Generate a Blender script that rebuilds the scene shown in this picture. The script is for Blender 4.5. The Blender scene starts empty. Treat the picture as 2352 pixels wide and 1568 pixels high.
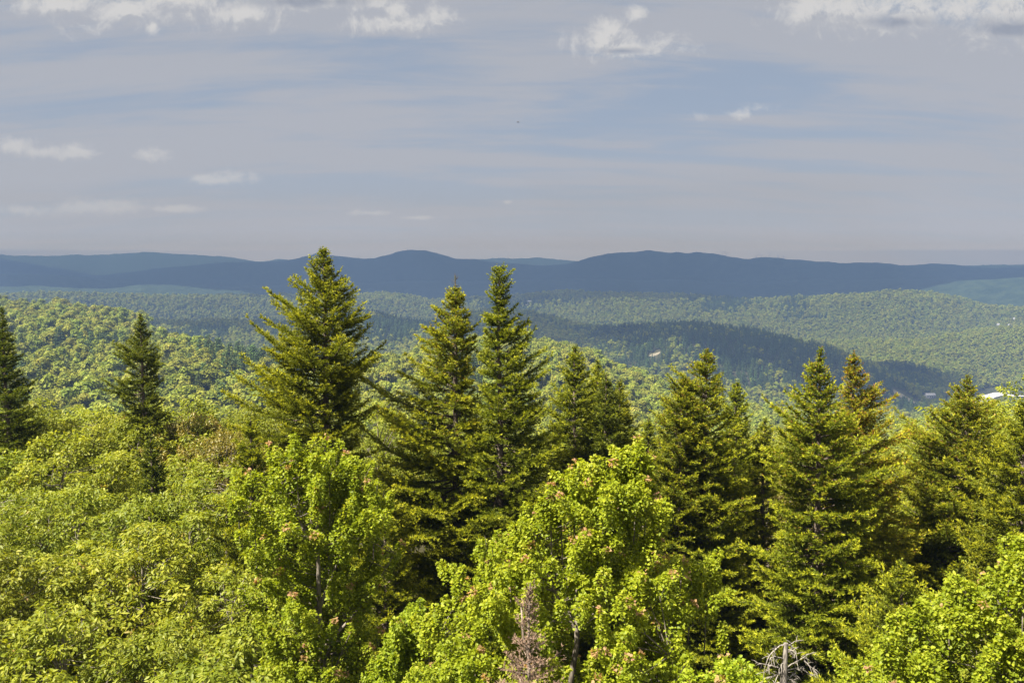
import bpy, math, random
import numpy as np
R = math.radians
sc = bpy.context.scene
COL = sc.collection
rng = np.random.default_rng(7)

# ------------------------------------------------------------------ camera
CX, CY, F = 1176.0, 784.0, 1960.0          # photo measured on a 2352 x 1568 sheet
HORIZON = 625.0
PITCH = math.atan((CY - HORIZON) / F)
EYE = 14.0
cam = bpy.data.cameras.new("camera"); cam.sensor_width = 36.0; cam.lens = 36.0 * F / 2352.0
cam.clip_start = 0.1; cam.clip_end = 90000.0
camo = bpy.data.objects.new("camera", cam); COL.objects.link(camo)
camo.location = (0, 0, EYE); camo.rotation_euler = (math.pi / 2 - PITCH, 0, 0)
sc.camera = camo
CP, SP = math.cos(PITCH), math.sin(PITCH)

# ------------------------------------------------------------------ light
SUN_AZ, SUN_EL = R(-122), R(54)
sun = bpy.data.lights.new("sun", 'SUN'); sun.energy = 4.7; sun.angle = R(0.53); sun.color = (1.0, 0.93, 0.80)
suno = bpy.data.objects.new("sun", sun); COL.objects.link(suno)
suno.rotation_euler = (math.pi / 2 - SUN_EL, 0, -SUN_AZ + math.pi)
sd = (math.sin(SUN_AZ) * math.cos(SUN_EL), math.cos(SUN_AZ) * math.cos(SUN_EL), math.sin(SUN_EL))
from mathutils import Vector
suno.rotation_euler = Vector(sd).to_track_quat('Z', 'Y').to_euler()
sc.view_settings.view_transform = 'Standard'; sc.view_settings.look = 'None'
sc.view_settings.gamma = 1.0; sc.view_settings.use_curve_mapping = False
sc.view_settings.exposure = 2.33
sc.render.engine = 'CYCLES'
sc.cycles.max_bounces = 6; sc.cycles.diffuse_bounces = 4; sc.cycles.transmission_bounces = 3; sc.cycles.glossy_bounces = 1
sc.cycles.volume_bounces = 0; sc.cycles.transparent_max_bounces = 4
sc.cycles.use_adaptive_sampling = False
sc.cycles.caustics_reflective = False; sc.cycles.caustics_refractive = False

# ------------------------------------------------------------------ node helpers
class NT:
    def __init__(s, nt): s.t = nt; s.n = nt.nodes; s.l = nt.links
    def new(s, typ, **kw):
        n = s.n.new(typ)
        for k, v in kw.items(): setattr(n, k, v)
        return n
    def put(s, sock, v):
        if isinstance(v, bpy.types.NodeSocket): s.l.new(v, sock)
        elif v is not None:
            if sock.type == 'RGBA' and not np.isscalar(v) and len(v) == 3: v = (*v, 1)
            sock.default_value = v
    def m(s, op, a, b=None, c=None, clamp=False):
        n = s.new('ShaderNodeMath', operation=op, use_clamp=clamp)
        for i, v in enumerate((a, b, c)):
            if v is not None: s.put(n.inputs[i], v)
        return n.outputs[0]
    def vm(s, op, a, b=None, out=0):
        n = s.new('ShaderNodeVectorMath', operation=op)
        s.put(n.inputs[0], a)
        if b is not None: s.put(n.inputs[1], b)
        return n.outputs[out]
    def mix(s, f, a, b, mode='MIX'):
        n = s.new('ShaderNodeMix', data_type='RGBA', blend_type=mode)
        s.put(n.inputs[0], f); s.put(n.inputs[6], a); s.put(n.inputs[7], b)
        return n.outputs[2]
    def noise(s, vec, scale, detail=4.0, rough=0.5, dist=0.0):
        n = s.new('ShaderNodeTexNoise')
        s.put(n.inputs['Vector'], vec); n.inputs['Scale'].default_value = scale
        n.inputs['Detail'].default_value = detail; n.inputs['Roughness'].default_value = rough
        n.inputs['Distortion'].default_value = dist
        return n.outputs[0]
    def ss(s, x, lo, hi):
        n = s.new('ShaderNodeMapRange', interpolation_type='SMOOTHSTEP')
        s.put(n.inputs[0], x); n.inputs[1].default_value = lo; n.inputs[2].default_value = hi
        return n.outputs[0]

def ray(x, y):
    u = (x - CX) / F; v = (CY - y) / F
    return np.array([u, CP + v * SP, -SP + v * CP])

# ------------------------------------------------------------------ world: sky with high veil and small cumulus
world = bpy.data.worlds.new("World"); sc.world = world; world.use_nodes = True
W = NT(world.node_tree)
bg = W.n['Background']; bg.inputs[1].default_value = 0.050
sky = W.new('ShaderNodeTexSky', sky_type='NISHITA'); sky.sun_disc = False
sky.sun_elevation = SUN_EL; sky.sun_rotation = SUN_AZ; sky.altitude = 600; sky.dust_density = 1.2; sky.ozone_density = 2.0
tc = W.new('ShaderNodeTexCoord')
sep = W.new('ShaderNodeSeparateXYZ'); W.l.new(tc.outputs['Generated'], sep.inputs[0])
dx, dy, dz = sep.outputs
CLOUDS = [  # photo x, y, half width, half height
    (150, 10, 120, 26), (290, 22, 160, 44), (400, 0, 130, 40), (560, 30, 100, 36), (690, -22, 230, 40), (850, 2, 80, 26), (350, 62, 22, 22),
    (910, 55, 115, 28), (905, 25, 38, 34), (1000, 42, 42, 30),
    (1385, 92, 90, 30), (1440, 112, 125, 30), (1405, 70, 34, 26), (1462, 32, 26, 18),
    (1855, 25, 70, 42), (1990, 20, 225, 52), (2210, 28, 90, 48), (2330, 30, 110, 62), (2290, 58, 130, 44), (2360, 62, 110, 44), (2070, 42, 120, 34), (700, 2, 190, 26),
    (30, 336, 62, 20), (95, 350, 55, 14), (175, 350, 48, 20), (350, 357, 44, 15), (460, 410, 40, 9), (540, 408, 48, 18), (500, 415, 80, 9),
    (225, 474, 115, 17), (45, 482, 55, 12), (395, 480, 60, 7), (1745, 248, 60, 16, .62), (1690, 262, 60, 18, .5), (1610, 266, 44, 18, .5), (848, 489, 45, 6), (960, 500, 50, 4), (1165, 464, 12, 4)]
cu = bpy.data.node_groups.new('cloud_field', 'ShaderNodeTree')
cu.interface.new_socket('P', in_out='INPUT', socket_type='NodeSocketVector')
cu.interface.new_socket('D', in_out='OUTPUT', socket_type='NodeSocketFloat')
G = NT(cu); gi = G.new('NodeGroupInput'); go = G.new('NodeGroupOutput')
acc = None
for (x, y, w, h, *wt) in CLOUDS:
    d = ray(x, y); c = (d[0] / d[1], d[2] / d[1], 0)
    e = G.vm('SUBTRACT', gi.outputs[0], c)
    e = G.vm('MULTIPLY', e, (F / w / 1.15, F / h / 1.3, 0))
    v = G.m('SUBTRACT', wt[0] if wt else 1.0, G.vm('LENGTH', e, out=1))
    acc = v if acc is None else G.m('SMOOTH_MAX', acc, v, 0.25)
n1 = G.noise(gi.outputs[0], 17.0, 12.0, 0.70, 1.1)
n2 = G.noise(gi.outputs[0], 85.0, 7.0, 0.65, 0.5)
tot = G.m('ADD', acc, G.m('MULTIPLY', G.m('SUBTRACT', n1, 0.5), 2.8))
tot = G.m('ADD', tot, G.m('MULTIPLY', G.m('SUBTRACT', n2, 0.5), 1.1))
G.l.new(tot, go.inputs[0])

ysafe = W.m('MAXIMUM', dy, 0.02)
comb = W.new('ShaderNodeCombineXYZ')
W.l.new(W.m('DIVIDE', dx, ysafe), comb.inputs[0]); W.l.new(W.m('DIVIDE', dz, ysafe), comb.inputs[1])
P = comb.outputs[0]
def field(off):
    g = W.new('ShaderNodeGroup'); g.node_tree = cu
    W.l.new(W.vm('ADD', P, off), g.inputs[0]); return g.outputs[0]
f0 = field((0, 0, 0)); f1 = field((-0.005, 0.013, 0))
DARK = [(2060, 52, 150, 26), (2330, 70, 150, 40), (710, 4, 200, 22), (1425, 118, 80, 12)]
dk = None
for (x, y, w, h) in DARK:
    d = ray(x, y); e = W.vm('MULTIPLY', W.vm('SUBTRACT', P, (d[0] / d[1], d[2] / d[1], 0)), (F / w, F / h, 0)); q = W.m('SUBTRACT', 1.1, W.vm('LENGTH', e, out=1)); dk = q if dk is None else W.m('MAXIMUM', dk, q)
dk = W.ss(W.m('ADD', dk, W.m('MULTIPLY', W.m('SUBTRACT', W.noise(P, 26.0, 6.0, 0.6, 0.5), 0.5), 1.6)), 0.0, 1.1)
alpha = W.m('MULTIPLY', W.ss(f0, -0.08, 0.95), W.ss(dy, 0.05, 0.3))
lit = W.ss(W.m('SUBTRACT', f0, f1), -0.55, 0.30)
thick = W.ss(f0, 0.4, 1.3)
# veil: long horizontal streaks of high cloud, tightening towards the horizon
zs = W.m('ADD', W.m('MAXIMUM', dz, 0.0), 0.16)
cv = W.new('ShaderNodeCombineXYZ')
W.l.new(W.m('DIVIDE', dx, zs), cv.inputs[0]); W.l.new(W.m('DIVIDE', dy, zs), cv.inputs[1])
mp = W.new('ShaderNodeMapping'); W.l.new(cv.outputs[0], mp.inputs[0])
mp.inputs['Scale'].default_value = (0.36, 1.45, 1); mp.inputs['Rotation'].default_value = (0, 0, R(-7)); mp.inputs['Location'].default_value = (3.1, 1.7, 0)
v1 = W.noise(mp.outputs[0], 1.15, 6.0, 0.52, 0.5)
v2 = W.noise(mp.outputs[0], 3.6, 8.0, 0.62, 0.6)
veil = W.ss(W.m('ADD', v1, W.m('MULTIPLY', W.m('SUBTRACT', v2, 0.5), 0.65)), 0.35, 0.57)
K = 0.68 / 0.1
skyc = W.mix(1.0, sky.outputs[0], (0.55, 0.60, 0.68), 'MULTIPLY')
blue = W.mix(0.90, skyc, tuple(K * c for c in (0.186, 0.217, 0.262)))
veilc = tuple(K * c for c in (0.250, 0.258, 0.282))
base = W.mix(W.m('MULTIPLY', veil, 0.90), blue, veilc)
# horizon murk
hz2 = W.ss(dz, 0.20, 0.02)
base = W.mix(W.m('MULTIPLY', hz2, 0.75), base, tuple(K * c for c in (0.228, 0.233, 0.244)))
cl_hi = tuple(K * c for c in (0.372, 0.366, 0.360)); cl_lo = tuple(K * c for c in (0.150, 0.170, 0.215))
clc = W.mix(W.m('MAXIMUM', W.m('MULTIPLY', dk, 0.85), W.m('MULTIPLY', W.m('SUBTRACT', 1.0, lit), W.m('ADD', 0.45, W.m('MULTIPLY', thick, 0.4)))), cl_hi, cl_lo)
cfade = W.ss(dz, 0.05, 0.20)
clc = W.mix(cfade, tuple(K * c for c in (0.315, 0.308, 0.300)), clc)
final = W.mix(W.m('MULTIPLY', alpha, W.m('ADD', 0.55, W.m('MULTIPLY', cfade, 0.42))), base, clc)
# sky colour brightened and warmed towards the horizon to cancel out the haze box
T_ = W.m('POWER', 2.71828, W.m('MULTIPLY', W.m('MINIMUM', W.m('DIVIDE', 132.0, W.m('MAXIMUM', dz, 0.002)), 5450.0), -3.8e-4))
glow = W.vm('SCALE', tuple(K * c for c in (0.086, 0.129, 0.195))); W.l.new(W.m('SUBTRACT', 1.0, T_), glow.node.inputs['Scale'])
fin2 = W.vm('SCALE', W.vm('SUBTRACT', final, glow)); W.l.new(W.m('DIVIDE', 1.0, T_), fin2.node.inputs['Scale'])
final = W.vm('MAXIMUM', fin2, (0, 0, 0))
zen = W.ss(dz, 0.46, 0.72)          # bright zenith added above the frame as overhead fill light
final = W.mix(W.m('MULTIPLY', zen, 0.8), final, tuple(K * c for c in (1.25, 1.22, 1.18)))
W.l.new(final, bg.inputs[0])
world.cycles.sampling_method = 'MANUAL'; world.cycles.sample_map_resolution = 512

# ------------------------------------------------------------------ mesh + object helpers
class MB:
    """Collects vertices and faces of one mesh, with a material index and a 'tint' number per face."""
    def __init__(s): s.v = []; s.n = 0; s.f = []
    def add(s, v, f, mat=0, tint=0.0):
        v = np.asarray(v, dtype=np.float32).reshape(-1, 3); f = np.asarray(f, dtype=np.int64)
        s.v.append(v); s.f.append((f + s.n, mat, np.broadcast_to(np.asarray(tint, dtype=np.float32), (len(f),)))); s.n += len(v)
    def mesh(s, name, mats, smooth=False):
        me = bpy.data.meshes.new(name)
        if s.n == 0: return me
        V = np.concatenate(s.v); me.vertices.add(len(V)); me.vertices.foreach_set('co', V.ravel())
        idx = np.concatenate([f.ravel() for f, _, _ in s.f]).astype(np.int32)
        cnt = np.concatenate([np.full(len(f), f.shape[1]) for f, _, _ in s.f]).astype(np.int32)
        mi = np.concatenate([np.full(len(f), m) for f, m, _ in s.f]).astype(np.int32)
        tn = np.concatenate([t for _, _, t in s.f]).astype(np.float32)
        me.loops.add(len(idx)); me.loops.foreach_set('vertex_index', idx)
        me.polygons.add(len(cnt)); st = np.zeros(len(cnt), np.int32); st[1:] = np.cumsum(cnt)[:-1]
        me.polygons.foreach_set('loop_start', st); me.polygons.foreach_set('loop_total', cnt)
        me.polygons.foreach_set('material_index', mi)
        a = me.attributes.new('tint', 'FLOAT', 'FACE'); a.data.foreach_set('value', tn)
        if smooth: me.polygons.foreach_set('use_smooth', np.ones(len(cnt), bool))
        for m in mats: me.materials.append(m)
        me.update(calc_edges=True)
        return me
    def obj(s, name, mats, parent=None, smooth=False):
        o = bpy.data.objects.new(name, s.mesh(name, mats, smooth)); COL.objects.link(o)
        if parent: o.parent = parent
        return o
def tag(o, label=None, cat=None, group=None, kind=None):
    for k, v in (('label', label), ('category', cat), ('group', group), ('kind', kind)):
        if v: o[k] = v
    return o
def empty(name, loc, label, cat, group=None):
    o = bpy.data.objects.new(name, None); COL.objects.link(o); o.location = loc; o.empty_display_size = .5
    return tag(o, label, cat, group)
def norm(a): return a / np.maximum(np.linalg.norm(a, axis=-1, keepdims=True), 1e-9)
def tube(mb, pts, rad, sides=5, mat=0, tint=0.0, cap=True):
    pts = np.asarray(pts, float); rad = np.broadcast_to(np.asarray(rad, float), (len(pts),)); n = len(pts)
    t = norm(np.gradient(pts, axis=0)); ref = np.array([0, 0, 1.0]) if abs(t[:, 2].mean()) < .8 else np.array([1.0, 0, 0])
    a = norm(np.cross(t, ref)); b = np.cross(t, a)
    an = np.arange(sides) * 2 * math.pi / sides
    ring = pts[:, None] + rad[:, None, None] * (np.cos(an)[None, :, None] * a[:, None] + np.sin(an)[None, :, None] * b[:, None])
    i = np.arange(n - 1)[:, None] * sides; j = np.arange(sides)[None]; k = (j + 1) % sides
    f = np.stack([i + j, i + k, i + sides + k, i + sides + j], -1).reshape(-1, 4)
    mb.add(ring.reshape(-1, 3), f, mat, tint)
LT = np.array([(0, 0, 0), (.22, -.5, .14), (.66, -.37, .12), (1, 0, -.04), (.66, .37, .12), (.22, .5, .14)])
LF = np.array([(0, 1, 2, 3), (0, 3, 4, 5)])
def leaves(mb, P_, A, N, L, Wd, mat=0, tint=0.0):
    A = norm(A); S = norm(np.cross(N, A)); N = np.cross(A, S); n = len(P_)
    L = np.broadcast_to(L, (n,)); Wd = np.broadcast_to(Wd, (n,))
    v = P_[:, None] + LT[None, :, 0:1] * L[:, None, None] * A[:, None] + LT[None, :, 1:2] * Wd[:, None, None] * S[:, None] + LT[None, :, 2:3] * Wd[:, None, None] * N[:, None]
    f = (np.arange(n)[:, None, None] * 6 + LF[None]).reshape(-1, 4)
    mb.add(v.reshape(-1, 3), f, mat, np.repeat(np.broadcast_to(tint, (n,)), 2))
def tris(mb, P_, A, S, L, Wd, mat=0, tint=0.0):
    n = len(P_); L = np.broadcast_to(L, (n,))[:, None]; Wd = np.broadcast_to(Wd, (n,))[:, None]
    v = np.stack([P_ - S * Wd / 2, P_ + S * Wd / 2, P_ + A * L], 1)
    mb.add(v.reshape(-1, 3), np.arange(3 * n).reshape(-1, 3), mat, tint)

# ------------------------------------------------------------------ materials
def mat_new(name):
    m = bpy.data.materials.new(name); m.use_nodes = True
    t = NT(m.node_tree); return m, t, t.n['Principled BSDF'], t.n['Material Output']
def ramp(t, fac, stops):
    n = t.new('ShaderNodeValToRGB'); e = n.color_ramp.elements
    while len(e) < len(stops): e.new(0.5)
    for el, (p, c) in zip(e, stops): el.position = p; el.color = (*c, 1)
    t.put(n.inputs[0], fac); return n.outputs[0]
def leaf_mat(name, stops, trans=0.38, warm=(1.25, 1.15, 0.6), rough=0.5, var=0.25, spec=0.25, hue=0.02, patch=False):
    m, t, p, out = mat_new(name)
    at = t.new('ShaderNodeAttribute', attribute_name='tint')
    oi = t.new('ShaderNodeObjectInfo')
    c = ramp(t, at.outputs['Fac'], stops)
    hs = t.new('ShaderNodeHueSaturation')
    t.put(hs.inputs['Color'], c)
    t.put(hs.inputs['Hue'], t.m('ADD', 0.5, t.m('MULTIPLY', t.m('SUBTRACT', oi.outputs['Random'], 0.5), hue * 2)))
    r2 = t.m('FRACT', t.m('MULTIPLY', oi.outputs['Random'], 37.7))
    if patch: r2 = t.m('ADD', t.m('MULTIPLY', r2, .6), t.m('MULTIPLY', t.m('SUBTRACT', t.noise(oi.outputs['Location'], .012, 3.0, .6), .3), 1.0))
    t.put(hs.inputs['Value'], t.m('ADD', 1.0, t.m('MULTIPLY', t.m('SUBTRACT', r2, 0.5), var * 2)))
    c = hs.outputs[0]
    t.put(p.inputs['Base Color'], c); p.inputs['Roughness'].default_value = rough
    p.inputs['Specular IOR Level'].default_value = spec
    tr = t.new('ShaderNodeBsdfTranslucent'); t.put(tr.inputs[0], t.mix(1.0, c, warm, 'MULTIPLY'))
    mx = t.new('ShaderNodeMixShader'); mx.inputs[0].default_value = trans
    t.l.new(p.outputs[0], mx.inputs[1]); t.l.new(tr.outputs[0], mx.inputs[2]); t.l.new(mx.outputs[0], out.inputs[0])
    return m
def bark_mat(name, c1, c2, sc_=14.0):
    m, t, p, out = mat_new(name)
    g = t.new('ShaderNodeTexCoord'); mp_ = t.new('ShaderNodeMapping'); t.l.new(g.outputs['Object'], mp_.inputs[0]); mp_.inputs['Scale'].default_value = (1, 1, .3)
    n = t.noise(mp_.outputs[0], sc_, 5, .6)
    t.put(p.inputs['Base Color'], t.mix(t.ss(n, .35, .65), c1, c2)); p.inputs['Roughness'].default_value = .9
    b = t.new('ShaderNodeBump'); b.inputs['Strength'].default_value = .5; t.l.new(n, b.inputs['Height']); t.l.new(b.outputs[0], p.inputs['Normal'])
    return m
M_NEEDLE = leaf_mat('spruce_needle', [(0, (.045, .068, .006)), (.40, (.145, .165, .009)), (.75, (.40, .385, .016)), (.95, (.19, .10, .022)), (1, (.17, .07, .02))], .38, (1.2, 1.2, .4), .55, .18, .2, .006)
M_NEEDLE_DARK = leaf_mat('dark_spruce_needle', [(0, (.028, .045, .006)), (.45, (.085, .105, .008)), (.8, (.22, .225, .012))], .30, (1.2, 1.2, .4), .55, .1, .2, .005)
M_NEEDLE_WARM = leaf_mat('spruce_needle_with_cones', [(0, (.047, .066, .006)), (.40, (.150, .158, .009)), (.75, (.40, .36, .016)), (.9, (.21, .095, .020)), (1, (.17, .06, .018))], .38, (1.2, 1.15, .4), .55, .16, .2, .008)
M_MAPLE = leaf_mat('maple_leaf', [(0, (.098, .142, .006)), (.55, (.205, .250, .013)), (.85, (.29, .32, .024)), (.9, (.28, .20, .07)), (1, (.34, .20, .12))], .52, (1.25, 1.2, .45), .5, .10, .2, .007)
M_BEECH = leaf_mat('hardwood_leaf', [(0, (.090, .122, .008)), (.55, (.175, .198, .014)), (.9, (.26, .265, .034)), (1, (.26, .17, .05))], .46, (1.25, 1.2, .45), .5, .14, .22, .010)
M_WARMLEAF = leaf_mat('warm_hardwood_leaf', [(0, (.085, .085, .008)), (.55, (.15, .13, .014)), (.9, (.20, .15, .025)), (1, (.24, .12, .04))], .36, (1.3, 1.15, .5), .45, .12, .35)
M_FOREST = leaf_mat('forest_leaf', [(0, (.095, .122, .014)), (.5, (.18, .205, .022)), (1, (.27, .27, .036))], .32, (1.25, 1.15, .5), .6, .30, .12, .018, True)
M_CONIF = leaf_mat('forest_needle', [(0, (.030, .055, .016)), (1, (.070, .105, .022))], .15, (1.2, 1.1, .6), .6, .25, .2)
M_DEADNEEDLE = leaf_mat('dead_needle', [(0, (.13, .095, .065)), (1, (.30, .205, .14))], .15, (1, .9, .7), .8, .1, .1)
M_SBARK = bark_mat('spruce_bark', (.045, .030, .020), (.13, .10, .075))
M_MBARK = bark_mat('maple_bark', (.07, .055, .04), (.17, .145, .115))
M_GREY = bark_mat('weathered_wood', (.07, .06, .05), (.22, .195, .165), 30)
M_DBARK = bark_mat('dead_spruce_bark', (.08, .06, .045), (.19, .145, .11), 18)

def flat_mat(name, c, rough=.7, nscale=3.0, amt=.25):
    m, t, p, out = mat_new(name)
    g = t.new('ShaderNodeTexCoord'); n = t.noise(g.outputs['Object'], nscale, 5, .6)
    t.put(p.inputs['Base Color'], t.mix(n, tuple(x * (1 - amt) for x in c), tuple(min(1, x * (1 + amt)) for x in c))); p.inputs['Roughness'].default_value = rough
    return m

# ------------------------------------------------------------------ terrain
def vnoise(x, y, seed=0):
    xi = np.floor(x).astype(np.int64); yi = np.floor(y).astype(np.int64); fx = x - xi; fy = y - yi
    fx = fx * fx * (3 - 2 * fx); fy = fy * fy * (3 - 2 * fy)
    def h(a, b):
        n = (a * 374761393 + b * 668265263 + seed * 974711) & 0xffffffff
        n = ((n ^ (n >> 13)) * 1274126177) & 0xffffffff
        return ((n ^ (n >> 16)) & 0xffff) / 65535.0
    return (h(xi, yi) * (1 - fx) + h(xi + 1, yi) * fx) * (1 - fy) + (h(xi, yi + 1) * (1 - fx) + h(xi + 1, yi + 1) * fx) * fy
def fbm(x, y, o=4, seed=0):
    s = 0; a = .5
    for i in range(o): s = s + a * (vnoise(x, y, seed + i) - .5); x = x * 2.03 + 17; y = y * 2.03 + 5; a *= .5
    return s
TREE = 10.0
def zabs(r, pts): return ('z', [p[0] for p in pts], [p[1] for p in pts], [r] * len(pts), 0)
def yline(r, pts, tree=TREE):      # crest whose canopy shows at photo (x, y), at distance r (number or third entry of a point)
    rs = []; last = r
    for p in pts:
        last = p[2] if len(p) > 2 else last; rs.append(last)
    return ('y', [p[0] for p in pts], [p[1] for p in pts], rs, tree)
def zline(r, pts):
    rs = yline(r, pts)[3]
    return ('z', [p[0] for p in pts], [p[1] + 55 / F * q for p, q in zip(pts, rs)], rs, 0)
LINES = [
    zline(0, [(0, 0)]), zline(30, [(0, -.8)]), zline(62, [(0, -7), (1200, -8), (2352, -9)]),
    zline(200, [(0, -38), (1200, -44), (2352, -48)]),
    zline(330, [(0, -59), (600, -61), (1000, -68), (1500, -80), (2000, -80), (2352, -80)]),
    yline(1000, [(-900, 690), (0, 697, 1000), (51, 703, 1000), (85, 706, 980), (136, 702, 960), (204, 712, 930), (272, 721, 880), (323, 735, 800), (357, 777, 680), (425, 795, 610),
                 (493, 819, 540), (561, 843, 480), (640, 870, 450), (800, 880, 450), (900, 850, 480), (1000, 820, 520), (1100, 792, 580), (1180, 785, 640), (1248, 792), (1367, 832), (1418, 856),
                 (1486, 878), (1600, 925), (1800, 965), (2000, 990), (2352, 990)]),
    zline(1150, [(-900, -165), (600, -170, 1080), (1000, -168, 1000), (1300, -168, 1000), (1500, -182, 1000), (1800, -198, 1080), (2000, -210, 1180), (2200, -212, 1230), (2352, -212, 1250), (3250, -205, 1250)]),
    yline(1500, [(-900, 765), (0, 745), (350, 736, 1500), (442, 739), (534, 734), (578, 737), (640, 737), (806, 716, 1450), (857, 719), (908, 730), (962, 740, 1420), (1020, 736), (1078, 719, 1600), (1112, 716),
                 (1180, 711, 1680), (1231, 716), (1282, 730, 1640), (1350, 746, 1550), (1418, 750, 1450), (1469, 747, 1360), (1520, 741, 1320), (1596, 741), (1647, 746), (1698, 752), (1732, 755), (1783, 769),
                 (1834, 784), (1885, 792), (1919, 804), (1987, 835, 1340), (2055, 859, 1370), (2123, 878, 1420), (2174, 893, 1460), (2260, 897, 1500), (2352, 897, 1500)]),
    zabs(1640, [(0, -142), (900, -146), (1600, -150), (2000, -155), (2200, -150), (2352, -142)]),
    yline(1800, [(-900, 792), (1700, 797), (1850, 792), (2004, 784), (2106, 781), (2157, 771), (2208, 764), (2276, 753), (2352, 750), (3250, 745)]),
    zabs(2000, [(0, -150), (1900, -152), (2352, -142)]),
    yline(2300, [(-900, 680), (0, 677), (102, 672), (204, 675), (306, 679), (374, 682), (476, 684), (578, 684), (646, 679), (740, 680), (806, 679), (874, 675), (942, 678), (990, 685), (1050, 683), (1112, 679), (1197, 675),
                 (1248, 667), (1299, 663), (1367, 667), (1452, 668.5), (1520, 670), (1562, 673), (1613, 679), (1698, 685), (1749, 687), (1834, 682), (1902, 679), (2004, 675), (2055, 670), (2106, 669), (2157, 673),
                 (2208, 685), (2276, 706), (2352, 713), (3250, 718)], 13),
    zabs(2650, [(0, -105)]),
    yline(3000, [(-900, 656), (0, 656), (140, 658), (240, 662), (323, 653), (390, 652), (440, 654), (510, 655), (560, 657), (610, 661), (720, 690), (1000, 695), (1400, 695), (1600, 695), (1750, 692), (2040, 676), (2157, 651), (2208, 644), (2276, 641), (2352, 631), (3250, 620)], 0),
    zabs(3200, [(0, -70)]),
    yline(3450, [(-900, 640), (0, 632), (50, 630), (100, 628), (150, 629), (200, 636), (250, 645), (400, 655), (800, 655), (1400, 642), (1800, 642), (2100, 645), (2352, 642)], 0),
    zabs(3700, [(0, -62)]),
    yline(4050, [(-900, 660), (0, 648), (153, 635), (289, 625), (408, 613), (527, 604), (612, 601), (663, 596), (714, 586), (731, 584), (790, 587), (860, 588), (900, 580), (925, 574), (950, 572), (975, 573), (1000, 578), (1040, 585), (1100, 592), (1180, 599), (1250, 605),
                  (1300, 602), (1340, 592), (1370, 585), (1400, 580), (1440, 577.5), (1490, 577), (1530, 583), (1570, 586), (1600, 582), (1640, 585), (1680, 592), (1720, 597), (1780, 595), (1850, 595), (1900, 596), (1930, 600), (1980, 598), (2040, 602), (2120, 605), (2200, 610), (2280, 615), (2352, 622), (3250, 640)], 0),
    zabs(4600, [(0, -50)]),
    yline(5150, [(-900, 590), (-100, 584), (0, 581), (60, 586), (110, 588), (180, 585), (250, 588), (300, 582), (330, 579), (370, 582), (400, 584), (450, 586), (520, 588), (590, 595), (620, 595), (640, 592), (665, 596), (800, 604), (1060, 598), (1090, 592), (1160, 589), (1240, 590), (1290, 597), (1400, 604), (2100, 618), (2200, 613), (2270, 612), (2352, 613), (3250, 612)], 0),
    zabs(5350, [(0, -50)])]
def line_eval(xd):
    rs, zs_ = [], []
    for kind, xs, vals, r_, tree in LINES:
        r = np.interp(xd, xs, r_); v = np.interp(xd, xs, vals)
        if kind == 'y':
            u = (xd - CX) / F; w = (CY - v) / F
            dxx = u; dyy = CP + w * SP; dzz = -SP + w * CP
            v = EYE + r / np.hypot(dxx, dyy) * dzz - tree
        rs.append(r); zs_.append(v)
    return np.array(rs), np.array(zs_)
def height(x, y):
    x = np.asarray(x, float); y = np.asarray(y, float)
    r = np.hypot(x, y); th = np.clip(np.arctan2(x, y), -0.95, 0.95)
    xd = np.clip(CX + np.tan(th) * F / CP, -900, 3250)
    rs, zz = line_eval(xd)
    d = np.diff(zz, axis=0) / np.maximum(np.diff(rs, axis=0), 1e-6)
    m = np.zeros_like(zz)
    a, b = d[:-1], d[1:]
    m[1:-1] = np.where(a * b > 0, 2 * a * b / np.where(a * b > 0, a + b, 1), 0); m[0] = 0; m[-1] = d[-1]
    out = np.full(r.shape, zz[-1])
    for k in range(len(rs) - 1):
        s = (r >= rs[k]) & (r < rs[k + 1]); h = np.maximum(rs[k + 1] - rs[k], 1e-6); t = np.clip((r - rs[k]) / h, 0, 1)
        v = (2 * t**3 - 3 * t**2 + 1) * zz[k] + (t**3 - 2 * t**2 + t) * h * m[k] + (-2 * t**3 + 3 * t**2) * zz[k + 1] + (t**3 - t**2) * h * m[k + 1]
        out = np.where(s, v, out)
    am = np.clip((r - 40) / 300, 0, 1) * np.clip(r * .010, 0, 34)
    wl = 130.0
    out = out + am * .55 * fbm(x / wl, y / wl, 3, 3) + np.clip((r - 900) / 1500, 0, 1) * np.clip(r * .012, 0, 62) * fbm(x / 480, y / 480, 3, 9)
    return out

rings = np.concatenate([[0], np.geomspace(2.5, 60, 24)[:-1], np.geomspace(60, 2600, 290)[:-1], np.geomspace(2600, 5350, 190)])
ths = np.concatenate([np.arange(-180, -45, 3.0), np.arange(-45, 45, .12), np.arange(45, 180, 3.0)]) * math.pi / 180
TH, RR = np.meshgrid(ths, rings); gx = RR * np.sin(TH); gy = RR * np.cos(TH); gz = height(gx, gy)
gz += np.where(RR > 2550, np.clip((RR - 2550) / 400, 0, 1) * 7 * fbm(gx / 30, gy / 30, 2, 21), 0)   # far canopy roughness
nr, nt_ = gx.shape
gb = MB()
i = np.arange(nr - 1)[:, None] * nt_; j = np.arange(nt_)[None]; k = (j + 1) % nt_
gb.add(np.stack([gx, gy, gz], -1).reshape(-1, 3), np.stack([i + j, i + nt_ + j, i + nt_ + k, i + k], -1).reshape(-1, 4))
mg, t, p, out = mat_new('forest_floor')
geo = t.new('ShaderNodeNewGeometry'); ln = t.vm('LENGTH', geo.outputs['Position'], out=1)
na = t.noise(geo.outputs['Position'], .035, 6, .65); nb = t.noise(geo.outputs['Position'], .0016, 5, .55); nc = t.noise(geo.outputs['Position'], .9, 5, .6)
far = t.mix(t.ss(na, .35, .68), (.010, .020, .010), (.028, .042, .018)); far = t.mix(t.ss(nb, .42, .62), far, (.018, .030, .014))
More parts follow.
